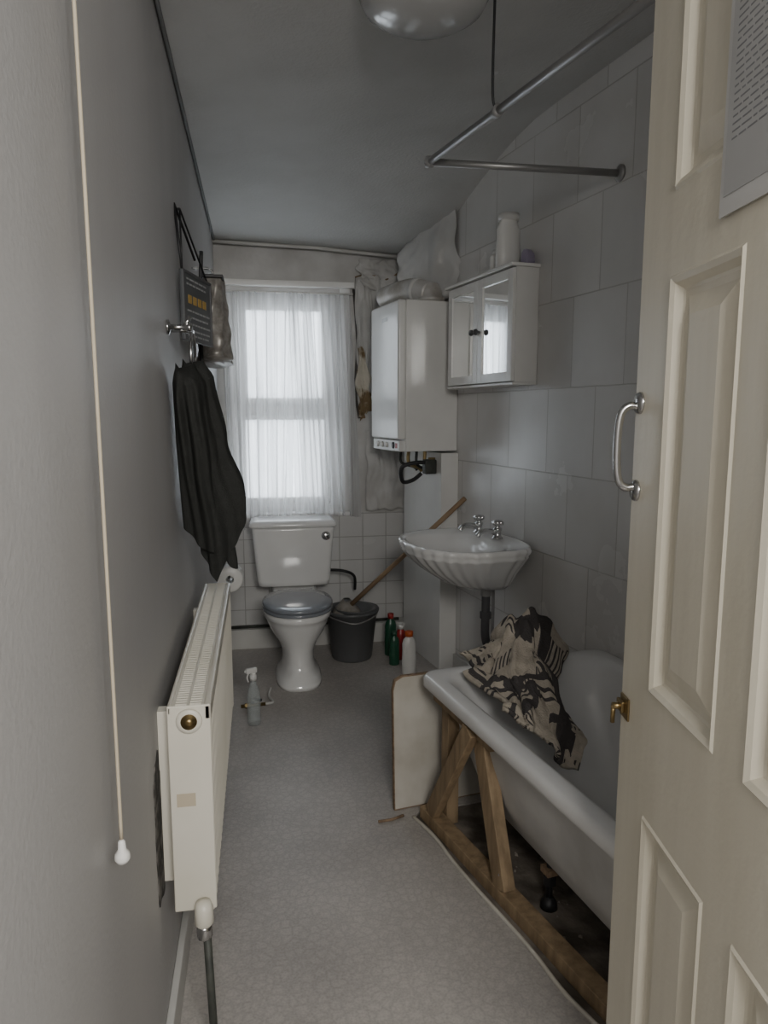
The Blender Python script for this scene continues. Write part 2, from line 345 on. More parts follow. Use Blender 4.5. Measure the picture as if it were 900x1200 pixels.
# ---------------- door ----------------
dl=C(.42,1.197)
dr=math.radians(-98.6)
g=group('door_1',(dl.x,dl.y,0),dr)
DW,DH,DT=.78,2.24,.036
st=.115; cols=[(st,.325),(.40,.665)]; rows=[(.22,.80),(1.01,1.65),(1.77,2.11)]
bl=[((0,0,.01),(st,DT,DH)),((.325,0,.01),(.40,DT,DH)),((.665,0,.01),(DW,DT,DH))]
for (a,b_) in cols:
    zs=[.01]+[v for r in rows for v in r]+[DH]
    for i in range(0,len(zs),2): bl.append(((a,0,zs[i]),(b_,DT,zs[i+1])))
boxes('stiles_and_rails',bl,m_door,g)
for ci,(a,b_) in enumerate(cols):
    for ri,(z0,z1) in enumerate(rows):
        rings=[]
        for ins,dep in ((0,0),(.004,-.003),(.012,.001),(.020,.011),(.024,.013),(.034,.013),(.062,.003),(.066,.003)):
            rings.append([(a+ins,dep,z0+ins),(b_-ins,dep,z0+ins),(b_-ins,dep,z1-ins),(a+ins,dep,z1-ins)])
        loft('panel_%d_%d'%(ci,ri),rings,m_door,g,cap0=False,smooth=False)
boxes('panel_backing',[((.1,.015,.1),(.7,DT-.002,2.15))],m_door,g)
P=[(.018,0,1.46),(.016,-.018,1.462),(.014,-.030,1.445),(.013,-.033,1.395),(.014,-.030,1.345),(.016,-.018,1.328),(.018,0,1.33)]
tube('pull_handle',P,.0065,m_chrome,g,curve=True)
for z in (1.467,1.323): lathe('handle_rose',[(.001,-.007),(.016,-.006),(.018,-.002),(.018,0)],m_chrome,g,loc=(.020,0,z),axis='Y',seg=20)
boxes('latch_plate',[((.002,-.004,.925),(.040,0,.965)),((.0,-.010,.935),(.026,-.003,.955))],m_brass,g,bevel=.002)
tube('latch_knob',[(.015,-.003,.945),(.015,-.022,.945)],.006,m_brass,g)
tube('latch_tail',[(.015,-.020,.945),(.008,-.018,.912)],.004,m_brass,g)
g2=group('paper_notice',(dl.x,dl.y,0),dr)
boxes('plastic_sleeve',[((.262,-.0055,1.692),(.50,-.0035,2.04))],m_film,g2)
boxes('paper',[((.272,-.0065,1.715),(.49,-.0056,2.03))],m_paper,g2)
bl=[];z=2.015
while z>1.77:
    x=.285
    while x<.47:
        w=random.uniform(.006,.022)
        if x+w<.48: bl.append(((x,-.0068,z),(x+w,-.0064,z+.002)))
        x+=w+.004
    z-=.0085
boxes('printed_text',bl,m_ink,g2)

# ---------------- radiator ----------------
ry0,ry1,rz0,rz1=1.50,2.63,.345,.83
g=group('radiator',(-.008,0,0))
pr=[];y=ry0+.02
while y<ry1-.03:
    pr+=[(y,.112),(y+.008,.112),(y+.013,.125),(y+.026,.125),(y+.031,.112)]; y+=.034
def prof(nm,pr,dx,mat):
    rings=[[(x+dx,yy,z) for yy,x in pr] for z in (rz0,rz0+.02,rz1-.03)]
    rings[0]=[(min(x,.117+dx),yy,z) for x,yy,z in rings[0]]
    loft(nm,rings,mat,g,cap0=False,cap1=False,closed=False,smooth=False,solid=.002)
prof('front_panel',pr,0,m_rad); prof('rear_panel',pr,-.075,m_rad)
boxes('end_caps',[((.036,ry0,rz0+.005),(.127,ry0+.006,rz1)),((.036,ry1-.006,rz0+.005),(.127,ry1,rz1))],m_rad,g,bevel=.003)
boxes('front_lip',[((.113,ry0,rz1-.035),(.128,ry1,rz1)),((.036,ry0,rz1-.02),(.046,ry1,rz1)),((.113,ry0,rz0),(.122,ry1,rz0+.02))],m_rad,g,bevel=.004)
bl=[]
y=ry0+.02
while y<ry1-.015:
    bl.append(((.046,y,rz1-.012),(.113,y+.006,rz1-.003))); y+=.0135
bl+=[((.046+i*.0215,ry0+.006,rz1-.012),(.052+i*.0215,ry1-.006,rz1-.0025)) for i in (0,1.45,2.9)]
boxes('top_grille',bl,m_rad,g)
boxes('convector_fins',[((.05,ry0+.05,rz0+.03),(.11,ry1-.05,rz1-.06))],m_dark,g)
boxes('end_label',[((.05,ry0-.001,.60),(.09,ry0,.63))],m_cord,g)
lathe('bleed_plug',[(.001,-.012),(.010,-.012),(.010,-.008),(.017,-.007),(.019,0)],m_brass,g,loc=(.082,ry0,rz1-.035),axis='Y',seg=20)
lathe('plug_ring',[(.019,-.005),(.027,-.004),(.028,0)],m_rad,g,loc=(.082,ry0,rz1-.035),axis='Y',seg=20)
lathe('valve_cap',[(.001,.05),(.016,.048),(.02,.03),(.021,0),(.013,-.01)],m_rad,g,loc=(.10,ry0-.02,rz0-.01),seg=20)
lathe('valve_body',[(.014,.03),(.017,.02),(.017,.0),(.012,-.005)],m_chrome,g,loc=(.10,ry0-.02,rz0-.045),seg=8)
tube('valve_tail',[(.10,ry0-.03,rz0+.012),(.10,ry0+.03,rz0+.012)],.010,m_chrome,g)
tube('supply_pipe',[(.115,ry0-.03,0),(.105,ry0-.02,rz0-.04)],.009,m_copper,g)
boxes('wall_brackets',[((.009,ry0+.05,rz0+.05),(.036,ry0+.08,rz1-.03)),((.009,ry1-.18,rz0+.05),(.036,ry1-.15,rz1-.05))],m_rad,g)
def splat(nm,yc,zc,hy,hz,mat,seed):
    N=40; ring=[]
    for i in range(N):
        a=2*math.pi*i/N; r=1+.35*noise.noise(Vector((2*math.cos(a),2*math.sin(a),seed)))
        ring.append((yc+hy*r*math.copysign(abs(math.cos(a))**.6,math.cos(a)),zc+hz*r*math.copysign(abs(math.sin(a))**.6,math.sin(a))))
    vs=[(.0,y,z) for y,z in ring]+[(.002,y,z) for y,z in ring]
    obj(nm,vs,[tuple(range(N,2*N))]+[(i,(i+1)%N,(i+1)%N+N,i+N) for i in range(N)],mat)
splat('trim_damaged_plaster',1.51,.545,.05,.16,m_plast,3)

# ---------------- pull cord ----------------
c0=Vector((.022,1.02,0))
g=group('light_pull_cord',c0)
tube('cord',[(-.004,0,2.49),(-.001,0,2.0),(0,.002,1.5),(.001,0,1.1),(.001,0,.83)],.0026,m_cord,g,curve=True,seg=8)
lathe('acorn',[(.002,.03),(.005,.026),(.006,.014),(.0105,.008),(.0115,0),(.008,-.006),(.001,-.008)],m_plw,g,loc=(.001,0,.80),seg=20)
boxes('ceiling_switch',[((-.02,-.04,2.47),(.06,.04,2.52))],m_plw,g,bevel=.006)

# ---------------- toilet ----------------
g=group('toilet',(.425,3.56,0))
def egg(hw,y0,y1,z,p=2.2,n_=40):
    r=[];yc=y0+(y1-y0)*.52
    for j in range(n_):
        t=2*math.pi*j/n_; s,c=math.sin(t),math.cos(t)
        x=hw*math.copysign(abs(s)**(2/p),s); ly=(yc-y0) if c>0 else (y1-yc)
        r.append((x,yc-ly*math.copysign(abs(c)**(2/p),c),z))
    return r
rings=[egg(.125,.03,.50,0,2.8),egg(.125,.03,.50,.02,2.8),egg(.118,.04,.49,.03,2.8),egg(.113,.045,.48,.05,2.6),egg(.092,.08,.46,.07),egg(.086,.09,.44,.13),egg(.090,.09,.45,.18),egg(.110,.07,.48,.23),egg(.148,.04,.50,.29),egg(.170,.015,.52,.34),egg(.177,.008,.53,.365),egg(.184,.0,.54,.37),egg(.186,.0,.55,.395),egg(.178,.008,.54,.402)]
loft('pan',rings,m_cer,g)
loft('seat',[egg(.184,.0,.47,.404),egg(.190,-.004,.475,.408),egg(.190,-.004,.475,.418),egg(.183,.004,.47,.423)],m_lid,g)
loft('lid',[egg(.185,.0,.47,.425),egg(.191,-.006,.478,.430),egg(.191,-.006,.478,.440),egg(.183,.006,.47,.448),egg(.13,.06,.40,.454),egg(.03,.2,.3,.456)],m_lid,g)
tube('hinge',[(-.10,.485,.43),(.10,.485,.43)],.012,m_chrome,g)
for x in (-.08,.08): lathe('hinge_post',[(.014,0),(.014,.03),(.008,.035)],m_chrome,g,loc=(x,.485,.40),seg=16)
boxes('rear_platform',[((-.13,.46,.30),(.13,.72,.425))],m_cer,g,bevel=.02,bseg=4)
def rr(hw,y0,y1,z,r=.03):
    out=[]
    for cx_,cy_,a0 in ((hw-r,y1-r,0),(-hw+r,y1-r,90),(-hw+r,y0+r,180),(hw-r,y0+r,270)):
        for q in range(6):
            a=math.radians(a0+q*18); out.append((cx_+r*math.cos(a),cy_+r*math.sin(a),z))
    return out
loft('cistern',[rr(.18,.60,.76,.430),rr(.208,.585,.77,.44),rr(.215,.58,.775,.47),rr(.240,.572,.785,.77),rr(.240,.572,.785,.785)],m_cer,g)
loft('cistern_lid',[rr(.243,.57,.787,.785),rr(.255,.560,.79,.792),rr(.257,.558,.79,.805),rr(.25,.564,.79,.815),rr(.24,.574,.785,.826),rr(.215,.59,.775,.830)],m_cer,g)
lathe('flush_button_boss',[(.001,-.02),(.018,-.018),(.026,-.012),(.028,0)],m_chrome,g,loc=(.19,.578,.735),axis='Y',seg=24)
tube('overflow_hose',[(.20,.70,.50),(.30,.66,.50),(.37,.68,.46),(.385,.75,.36)],.009,m_black,g,curve=True)
tube('waste_pipe',[(0,.50,.17),(0,.62,.17),(0,.88,.17)],.05,m_pipe,g)

# toilet roll
g=group('toilet_roll_holder',(0,3.22,.715))
tube('arm',[(0,.07,.04),(.08,.07,.04),(.09,.07,0),(.09,-.06,0)],.006,m_chrome,g)
lathe('wall_rose',[(.022,0),(.022,.008),(.008,.012)],m_chrome,g,loc=(0,.07,.04),axis='X',seg=20)
lathe('paper_roll',[(.018,-.05),(.054,-.05),(.057,-.047),(.057,.047),(.054,.05),(.018,.05),(.018,-.05)],m_plw,g,loc=(.095,0,0),axis='Y',cap0=False,cap1=False)

# ---------------- basin ----------------
bw=RW(3.35)
g=group('wash_basin',(bw.x,bw.y,0),RA)
def bring(s,z,cx_=-.26,sc_=0.,amp=0,shift=0,n_=170):
    out=[]
    for j in range(n_):
        t=2*math.pi*j/n_; c,s_=math.cos(t),math.sin(t)
        px=(.285 if c<0 else .245)*math.copysign(abs(c)**(.95 if c<0 else .5),c); py=.33*math.copysign(abs(s_)**(.85),s_)
        k=s*(1+(amp*math.cos(30*t) if c<.55 else 0))
        out.append((min(cx_+shift*(1-s)+px*k,-.004),py*k,z))
    return out
rings=[bring(.12,.640,shift=.16),bring(.38,.647,shift=.16,amp=.006),bring(.58,.682,shift=.13,amp=.012),bring(.76,.74,shift=.08,amp=.016),bring(.90,.79,amp=.018,shift=.04),bring(.965,.817,amp=.018),bring(.99,.826,amp=.010),bring(.985,.832,amp=.008),bring(1.01,.844,amp=.013),bring(1.02,.858,amp=.013),bring(1.0,.868,amp=.009),bring(.96,.868,amp=.004),bring(.90,.862)]
rin=[bring(.80,.858,cx_=-.295),bring(.74,.848,cx_=-.30),bring(.66,.82,cx_=-.30),bring(.5,.785,cx_=-.29),bring(.3,.765,cx_=-.28),bring(.08,.76,cx_=-.27)]
loft('bowl',rings+rin,m_cer,g)
lathe('drain',[(.001,.003),(.02,.003),(.022,0)],m_chrome,g,loc=(-.27,0,.762),seg=20)
for k_,yy in enumerate((.19,.0)):
    tg=(-.085,yy,.862)
    lathe('tap_body_%d'%k_,[(.028,0),(.028,.005),(.019,.012),(.017,.035),(.021,.04),(.021,.05),(.012,.055),(.012,.062),(.024,.066),(.025,.085),(.008,.09)],m_chrome,g,loc=tg,seg=20)
    tube('tap_spout_%d'%k_,[(tg[0],yy,.885),(tg[0]-.04,yy,.900),(tg[0]-.085,yy,.898),(tg[0]-.105,yy,.878)],.013,m_chrome,g,curve=True)
    for a in (.4,.4+math.pi/2):
        dx,dy=.030*math.cos(a),.030*math.sin(a)
        tube('tap_handle_%d'%k_,[(tg[0]-dx,yy-dy,.938),(tg[0]+dx,yy+dy,.938)],.009,m_chrome,g)
tube('waste_pipe',[(-.15,-.02,.66),(-.15,-.02,.52),(-.15,-.02,.40),(-.13,-.02,.34),(-.08,-.02,.32),(-.006,-.02,.32)],.020,m_dpipe,g,curve=True)
lathe('trap_nut',[(.027,-.02),(.027,.02)],m_rail,g,loc=(-.15,-.02,.615),seg=12,smooth=False)
lathe('trap_nut',[(.027,-.015),(.027,.015)],m_dpipe,g,loc=(-.15,-.02,.50),seg=12,smooth=False)
tube('supply_pipe',[(-.05,.10,.80),(-.045,.10,.5),(-.05,.10,.12)],.008,m_rail,g,curve=True)

# ---------------- boiler ----------------
bo=RW(3.94)
g=group('boiler',(bo.x,bo.y,0),RA)
boxes('casing',[((-.305,.0,1.245),(-.001,.45,2.045))],m_white,g,bevel=.006)
boxes('front_cover',[((-.35,.002,1.31),(-.302,.448,2.045))],m_white,g,bevel=.014,bseg=4)
boxes('control_panel',[((-.34,.01,1.245),(-.295,.44,1.305))],m_plw,g,bevel=.006)
for yy in (.20,.27,.34): lathe('knob',[(.001,-.014),(.014,-.013),(.016,0)],m_white,g,loc=(-.34,yy,1.277),axis='X',seg=20)
lathe('pressure_gauge',[(.001,-.004),(.018,-.004),(.019,0)],m_black,g,loc=(-.34,.10,1.277),axis='X',seg=24)
boxes('badge',[((-.352,.17,1.95),(-.35,.25,1.97))],m_rail,g)
boxes('power_switch',[((-.342,.04,1.262),(-.339,.07,1.29))],m_red,g)
tube('flue_pipe',[(-.15,.06,2.09),(-.20,.16,2.12),(-.24,.28,2.12),(-.27,.42,2.11)],.062,m_flue,g,curve=True,seg=24)
tube('flue_tape',[(-.185,.12,2.112),(-.195,.145,2.118)],.065,m_plw,g,seg=24)
lathe('flue_collar',[(.075,2.045),(.075,2.065),(.06,2.07),(.058,2.10),(.04,2.14),(.001,2.155)],m_flue,g,loc=(-.14,.06,0))
for i,(yy,r_) in enumerate(((.08,.010),(.15,.008),(.22,.010),(.29,.008))):
    tube('pipe_%d'%i,[(-.16-.02*i,yy,1.25),(-.16-.02*i,yy,1.17),(-.14,yy,1.14),(-.12,yy,1.12)],r_,m_copper if i%2 else m_brass,g,curve=True)
tube('filling_loop',[(-.15,.02,1.17),(-.22,.02,1.185),(-.31,.04,1.16),(-.30,.06,1.08),(-.24,.06,1.085),(-.19,.06,1.12)],.011,m_black,g,curve=True)
lathe('isolator_valve',[(.016,-.03),(.022,-.028),(.022,.028),(.016,.03)],m_brass,g,loc=(-.14,.03,1.18),seg=8)
boxes('valve_block',[((-.19,.0,1.12),(-.120,.05,1.20))],m_copper,g,bevel=.008)

# ---------------- cabinet ----------------
cb=RW(3.19)
g=group('mirror_cabinet',(cb.x,cb.y,0),RA)
W=.66;z0,z1=1.575,2.09
boxes('carcass',[((-.112,.0,z0+.012),(-.001,.012,z1-.015)),((-.112,W-.012,z0+.012),(-.001,W,z1-.015)),((-.012,.012,z0+.012),(-.001,W-.012,z1-.015)),((-.10,.012,1.83),(-.012,W-.012,1.84))],m_white,g,bevel=.001)
boxes('top_board',[((-.145,-.012,z1-.015),(-.001,W+.012,z1)),((-.125,-.004,z0),(-.001,W+.004,z0+.012))],m_white,g,bevel=.003)
for k_,(a,b_) in enumerate(((.004,W/2-.002),(W/2+.002,W-.004))):
    fr=[]
    w=.042
    for q in (((-.128,a,z0+.016),(-.112,a+w,z1-.019)),((-.128,b_-w,z0+.016),(-.112,b_,z1-.019)),((-.128,a+w,z0+.016),(-.112,b_-w,z0+.016+w)),((-.128,a+w,z1-.019-w),(-.112,b_-w,z1-.019))): fr.append(q)
    boxes('door_frame_%d'%k_,fr,m_white,g,bevel=.002)
    boxes('mirror_%d'%k_,[((-.121,a+w-.003,z0+.013+w),(-.116,b_-w+.003,z1-.016-w))],m_mirror,g)
    lathe('knob_%d'%k_,[(.001,-.030),(.013,-.028),(.015,-.018),(.007,-.010),(.006,0)],m_dpipe,g,loc=(-.128,(b_-.02) if k_==0 else (a+.02),1.83),axis='X',seg=16)
def bottle(nm,loc,h,r,mat,capm,flat=.7,caph=.03,rz=0,neck=.45):
    g=group(nm,loc,rz)
    pf=[(.85,0),(1,.02),(1.02,.3),(.95,.55),(.98,.7),(.8,.80),(neck,.86),(neck,.9)]
    lathe('body',[(0.001,0)]+[(r*a,h*b_) for a,b_ in pf],mat,g,seg=28,cap0=False)
    for o_ in g.children: o_.scale=(1,flat,1)
    lathe('cap',[(r*neck*1.15,h*.88),(r*neck*1.15,h*.99),(r*neck*.8,h)],capm,g,seg=20)
    return g
def cabp(v,u,z):
    return Vector((cb.x,cb.y,z))+Matrix.Rotation(RA,3,'Z')@Vector((v,u,0))
bottle('shampoo_bottle',cabp(-.08,.14,z1),.235,.058,m_plw,m_plw,.6,rz=RA,neck=.7)
bottle('lotion_bottle',cabp(-.08,.25,z1),.10,.030,m_plw,m_plw,.8)
bottle('lotion_bottle',cabp(-.05,.31,z1),.12,.026,m_plw,m_plw,.8)
g=group('soap_packet',cabp(-.04,.035,z1),RA+.3)
loft('wrapper',[rr(.026,-.02,.02,0,.008),rr(.028,-.022,.022,.02,.01),rr(.026,-.018,.02,.05,.01),rr(.018,-.005,.012,.065,.004)],m_lil,g)

# ---------------- bath ----------------
bt=RW(2.70)
g=group('bathtub',(bt.x,bt.y,0),RA)
BW,BL=.775,1.66
def br(i,z,ie=None,r=.10,ie2=None):
    ie=i if ie is None else ie; ie2=ie if ie2 is None else ie2
    x0,x1=-BW+i,-.002-i; y0,y1=-BL+ie2,-.0-ie; r=min(r,(x1-x0)/2-.01); out=[]
    for cx_,cy_,a0 in ((x1-r,y1-r,0),(x0+r,y1-r,90),(x0+r,y0+r,180),(x1-r,y0+r,270)):
        for q in range(9):
            a=math.radians(a0+q*11.25); out.append((cx_+r*math.cos(a),cy_+r*math.sin(a),z))
    return out
R=.54
inner=[br(.006,R-.045,r=.06),br(0,R-.04,r=.06),br(0,R-.012,r=.06),br(.006,R-.003,r=.06),br(.015,R,r=.06),br(.05,R,r=.09),br(.062,R-.004,r=.10),br(.075,R-.025,.09,r=.12),br(.09,R-.12,.13,r=.13),br(.11,R-.25,.20,r=.14),br(.14,R-.345,.27,r=.14),br(.18,R-.385,.33,r=.13),br(.26,R-.395,.45,r=.08)]
loft('tub_inner',inner,m_acr,g,cap0=False)
outer=[br(.006,R-.045,r=.06),br(.02,R-.04,r=.06),br(.045,R-.03,r=.10),br(.055,R-.06,.075,r=.12),br(.068,R-.16,.115,r=.13),br(.09,R-.27,.18,r=.14),br(.13,R-.36,.25,r=.14),br(.18,R-.405,.32,r=.13),br(.26,R-.415,.44,r=.08)]
loft('tub_outer',outer,m_acru,g,cap0=False)
lathe('waste_plug',[(.001,.004),(.025,.004),(.028,0)],m_chrome,g,loc=(-.38,-1.25,R-.394),seg=20)
for yy in (-.60,-1.25):
    boxes('cradle_%d'%int(-yy*100),[((-.62,yy-.02,.105),(-.15,yy+.02,.125))],m_chip,g)
    for xx in (-.60,-.20):
        tube('foot',[(xx,yy,0.008),(xx,yy,.17)],.010,m_black,g)
        lathe('foot_nut',[(.020,.0),(.020,.03)],m_black,g,loc=(xx,yy,.07),seg=6,smooth=False)
        lathe('foot_pad',[(.026,-.005),(.024,.012),(.012,.03)],m_black,g,loc=(xx,yy,0),seg=20)

# timber frame (bath support)
g=group('timber_bath_frame')
side=C(.941,.339)-C(0,0)
p0=C(.155,2.42,.02); p1=C(.575,1.50,.02); pp=p0+(p1-p0)*1.72
beam('floor_plate',(p0.x,p0.y,.017),(pp.x,pp.y,.017),.055,.045,(side.x,side.y,0),m_wood,g)
al=RW(2.0)-RW(3.0); al=Vector((al.x,al.y,0)).normalized()
q0=C(.19,2.40,.470); q1=q0+al*.42
beam('rim_rail',q0,q1,.035,.045,(side.x,side.y,0),m_wood,g)
beam('post',C(.36,1.95,.04),C(.305,2.125,.485),.072,.04,(al.x,al.y,0),m_wood,g)
beam('brace',C(.172,2.36,.04),C(.272,2.10,.475),.06,.03,(al.x,al.y,0),m_wood,g)
beam('corner_post',C(.235,2.38,.0),C(.235,2.38,.485),.055,.045,(al.x,al.y,0),m_wood,g)
for q in (C(.345,1.945,.09),C(.355,1.935,.07),C(.30,2.09,.44)):
    lathe('screw_head',[(.001,-.003),(.005,-.002),(.006,0)],m_rail,g,loc=tuple(q),axis='Y',seg=10)
# end panel board
g=group('end_panel_board')
a=C(.035,2.45); dv=(C(.941,.339)-C(0,0)); dv.z=0
n2=Vector((-dv.y,dv.x,0))
pts=[(0,0),(.0,.03),(.012,.44),(.022,.475),(.05,.488),(.62,.488),(.62,0)]
vs=[a+dv*u+Vector((0,0,w+.001))-n2*(.10*(1-w/.49)-.08)*0.6 for u,w in pts]; vs2=[v+n2*.016 for v in vs]
N=len(pts)
obj('board_core',vs+vs2,[tuple(range(N)),tuple(range(N,2*N))]+[(i,(i+1)%N,(i+1)%N+N,i+N) for i in range(N)],m_chip,g)
cen=sum(vs,Vector())/N
fr=[cen+(v-cen)*.982-n2*.0012 for v in vs]; fr2=[v+n2*.001 for v in fr]
obj('white_face',fr+fr2,[tuple(range(N)),tuple(range(N,2*N))]+[(i,(i+1)%N,(i+1)%N+N,i+N) for i in range(N)],m_board,g)
g=group('floor_debris')
tube('splinter',[C(-.02,2.36,.006),C(.03,2.37,.008),C(.07,2.40,.006)],.005,m_chip,g)
vs=[];fs=[]
for i in range(26):
    X=random.uniform(.42,.75); D=random.uniform(1.55,2.2); s=random.uniform(.003,.009); c_=C(X,D,0); o_=len(vs)
    for k2 in range(4):
        a=k2*1.57+random.random(); vs.append((c_.x+s*math.cos(a),c_.y+s*math.sin(a),-.005))
    vs.append((c_.x,c_.y,-.005+s*.8)); fs+=[(o_,o_+1,o_+4),(o_+1,o_+2,o_+4),(o_+2,o_+3,o_+4),(o_+3,o_,o_+4)]
obj('rubble',vs,fs,m_rub,g)

# bath mat cloth (crumpled over the end of the bath)
A_=C(.28,2.55,.560);F_=C(.66,2.66,.57);B_=C(.365,2.06,.55);C_=C(.575,1.97,.40)
vs=[];fs=[];uv=[];n_=110
for j in range(n_+1):
    t=j/n_
    for i in range(n_+1):
        s=i/n_
        p=A_.lerp(F_,s).lerp(B_.lerp(C_,s),t)
        mound=.185*math.exp(-((s-.62)/.30)**2-((t-.22)/.26)**2)+.07*math.exp(-((s-.6)/.3)**2-((t-.62)/.28)**2)
        q=Vector((s*4.0,t*4.0,1.7)); f=noise.noise(q)
        r1=1-abs(noise.noise(Vector((s*3.2+t*2,t*3.0-s,4.3))))*2.2
        r2=1-abs(noise.noise(Vector((s*7-t*3,t*6+s*2,8.1))))*2.2
        edge_=min(1,5*min(s,1-s,t,1-t)+.25)
        p=p+Vector((0,0,mound+(.035*f+.035*r1+.018*r2-.02)*edge_+.004*noise.noise(q*6)))
        wx=noise.noise(Vector((s*3,t*3,20)))*.07+noise.noise(Vector((s*8,t*8,30)))*.02
        wy=noise.noise(Vector((s*3,t*3,40)))*.07+noise.noise(Vector((s*8,t*8,50)))*.02
        p+=Vector((wx,wy,0))
        vs.append(p); uv.append((s*1.3+.03*f,t*1.7+.03*r1))
for j in range(n_):
    for i in range(n_):
        a=j*(n_+1)+i; fs.append((a,a+1,a+n_+2,a+n_+1))
obj('bath_mat',vs,fs,m_mat,smooth=True,solid=.014,uv=uv)

# ---------------- bucket, mop ----------------
g=group('mop_bucket',(.76,4.09,0))
lathe('pail',[(.001,0),(.115,0),(.120,.01),(.150,.28),(.162,.285),(.164,.30),(.156,.302),(.146,.285),(.115,.02),(.001,.015)],m_bucket,g,cap0=False,cap1=False)
lathe('wringer',[(.05,.24),(.10,.30),(.13,.305),(.13,.298),(.06,.23),(.05,.24)],m_bucket,g,loc=(.03,0,0),cap0=False,cap1=False)
tube('carry_handle',[(-.158,0,.28),(-.12,-.10,.27),(0,-.165,.25),(.12,-.10,.27),(.158,0,.28)],.004,m_rail,g,curve=True)
lathe('mop_head',[(.02,.36),(.045,.33),(.08,.29),(.09,.25),(.05,.20)],m_mop,g,loc=(-.03,0,0))
mt=RW(3.78,1.0)+Vector((-.03,0,0))-Vector((.76,4.09,0))
tube('mop_shaft',[(-.03,-.01,.30),mt],.0135,m_woodl,g)
lathe('mop_socket',[(.02,0),(.025,.02),(.018,.06)],m_bucket,g,loc=(-.03,-.01,.30))

# bottles
pz=C(.04,4.15); bottle('bleach_bottle',(pz.x,pz.y,0),.26,.036,m_green,m_red,.8)
pz=C(.10,4.08); bottle('detergent_bottle',(pz.x,pz.y,0),.21,.034,m_red,m_plw,.8)
pz=C(.06,3.98); bottle('bleach_bottle',(pz.x,pz.y,0),.20,.03,m_green,m_green,.8)
pz=C(.14,3.83); bottle('cleaner_bottle',(pz.x,pz.y,0),.25,.040,m_plw,m_or,.75,neck=.5)
g=group('spray_bottle',(.185,3.24,0),.4)
lathe('body',[(.001,0),(.030,0),(.032,.01),(.032,.13),(.026,.17),(.013,.20),(.012,.22)],m_clear,g,cap0=False)
lathe('collar',[(.016,.215),(.016,.24),(.010,.245)],m_plw,g)
boxes('trigger_head',[((-.035,-.009,.25),(.018,.009,.275)),((-.010,-.010,.235),(.010,.010,.255)),((-.043,-.005,.256),(-.035,.005,.27))],m_plw,g,bevel=.004)
tube('trigger',[(-.022,0,.252),(-.030,0,.232),(-.025,0,.212)],.004,m_plw,g,curve=True)
g=group('floor_valve',(.12,3.40,0),.1)
tube('pipe',[(0,0,.022),(.12,0,.022)],.009,m_brass,g); tube('stem',[(.06,0,.02),(.06,0,.06)],.006,m_chrome,g)
tube('lever',[(.06,0,.055),(.10,-.015,.05)],.007,m_black,g); lathe('nut',[(.014,-.01),(.014,.01)],m_brass,g,loc=(.03,0,.022),axis='X',seg=6,smooth=False)
tube('hose',[(.12,0,.022),(.16,.03,.015),(.15,.12,.012),(.17,.22,.012)],.007,m_pipe,g,curve=True)

# ---------------- hanging towel on ring ----------------
g=group('hanging_towel')
lathe('rose',[(.020,0),(.020,.006),(.008,.010),(.007,.05),(.011,.055),(.011,.065),(.001,.068)],m_chrome,g,axis='X',seg=20,loc=(0,2.03,1.68))
tube('peg',[(.045,2.03,1.68),(.062,2.03,1.71)],.006,m_chrome,g)
P=[(.06,2.105+.07*math.cos(a),1.61+.07*math.sin(a)) for a in [i*math.pi/10 for i in range(21)]]
tube('ring',P,.0045,m_chrome,g,seg=8); tube('ring_arm',[(0,2.105,1.68),(.06,2.105,1.68)],.006,m_chrome,g)
def lerpk(t,K):
    for (a,va),(b_,vb) in zip(K,K[1:]):
        if t<=b_:
            u=(t-a)/(b_-a); u=u*u*(3-2*u); return va+(vb-va)*u
    return K[-1][1]
def towel(nm,y0,ylen,zt,x0k,x1k,hyk,lnf,ph):
    rings=[];ns=120;nr=36
    for j in range(nr+1):
        t=j/nr; r_=[]
        xa,xb,hy=lerpk(t,x0k),lerpk(t,x1k),lerpk(t,hyk)
        for i in range(ns):
            a=2*math.pi*i/ns; c,s=math.cos(a),math.sin(a)
            f=min(1,t/.2)
            wob=1+f*(.16*math.sin(5*a+2.5*t+ph)+.09*math.sin(11*a-1.5*t+ph))
            x=(xa+xb)/2+(xb-xa)/2*c*(1+.5*(wob-1)); y=y0+ylen*t+hy*s*wob
            u=(c+1)/2
            dome=.025*(abs(s)**2)*(1-t)
            r_.append((max(x,.006),y,zt-dome-lnf(u)*t+.012*math.sin(4*a+ph)*t))
        rings.append(r_)
    loft(nm,rings,m_towel,g,cap1=False)
towel('towel_back_fold',2.02,.15,1.585,[(0,.02),(.12,.008),(1,.012)],[(0,.07),(.10,.10),(.5,.12),(1,.16)],[(0,.04),(.06,.10),(.3,.10),(1,.085)],lambda u:.47+.12*u,0)
towel('towel_front_fold',2.06,.09,1.60,[(0,.035),(.15,.02),(.6,.045),(1,.06)],[(0,.09),(.12,.115),(.5,.145),(.85,.195),(1,.195)],[(0,.03),(.08,.065),(.4,.06),(1,.06)],lambda u:.65-.20*max(0,(u-.35)/.65)-.10*max(0,(.35-u)/.35),2)

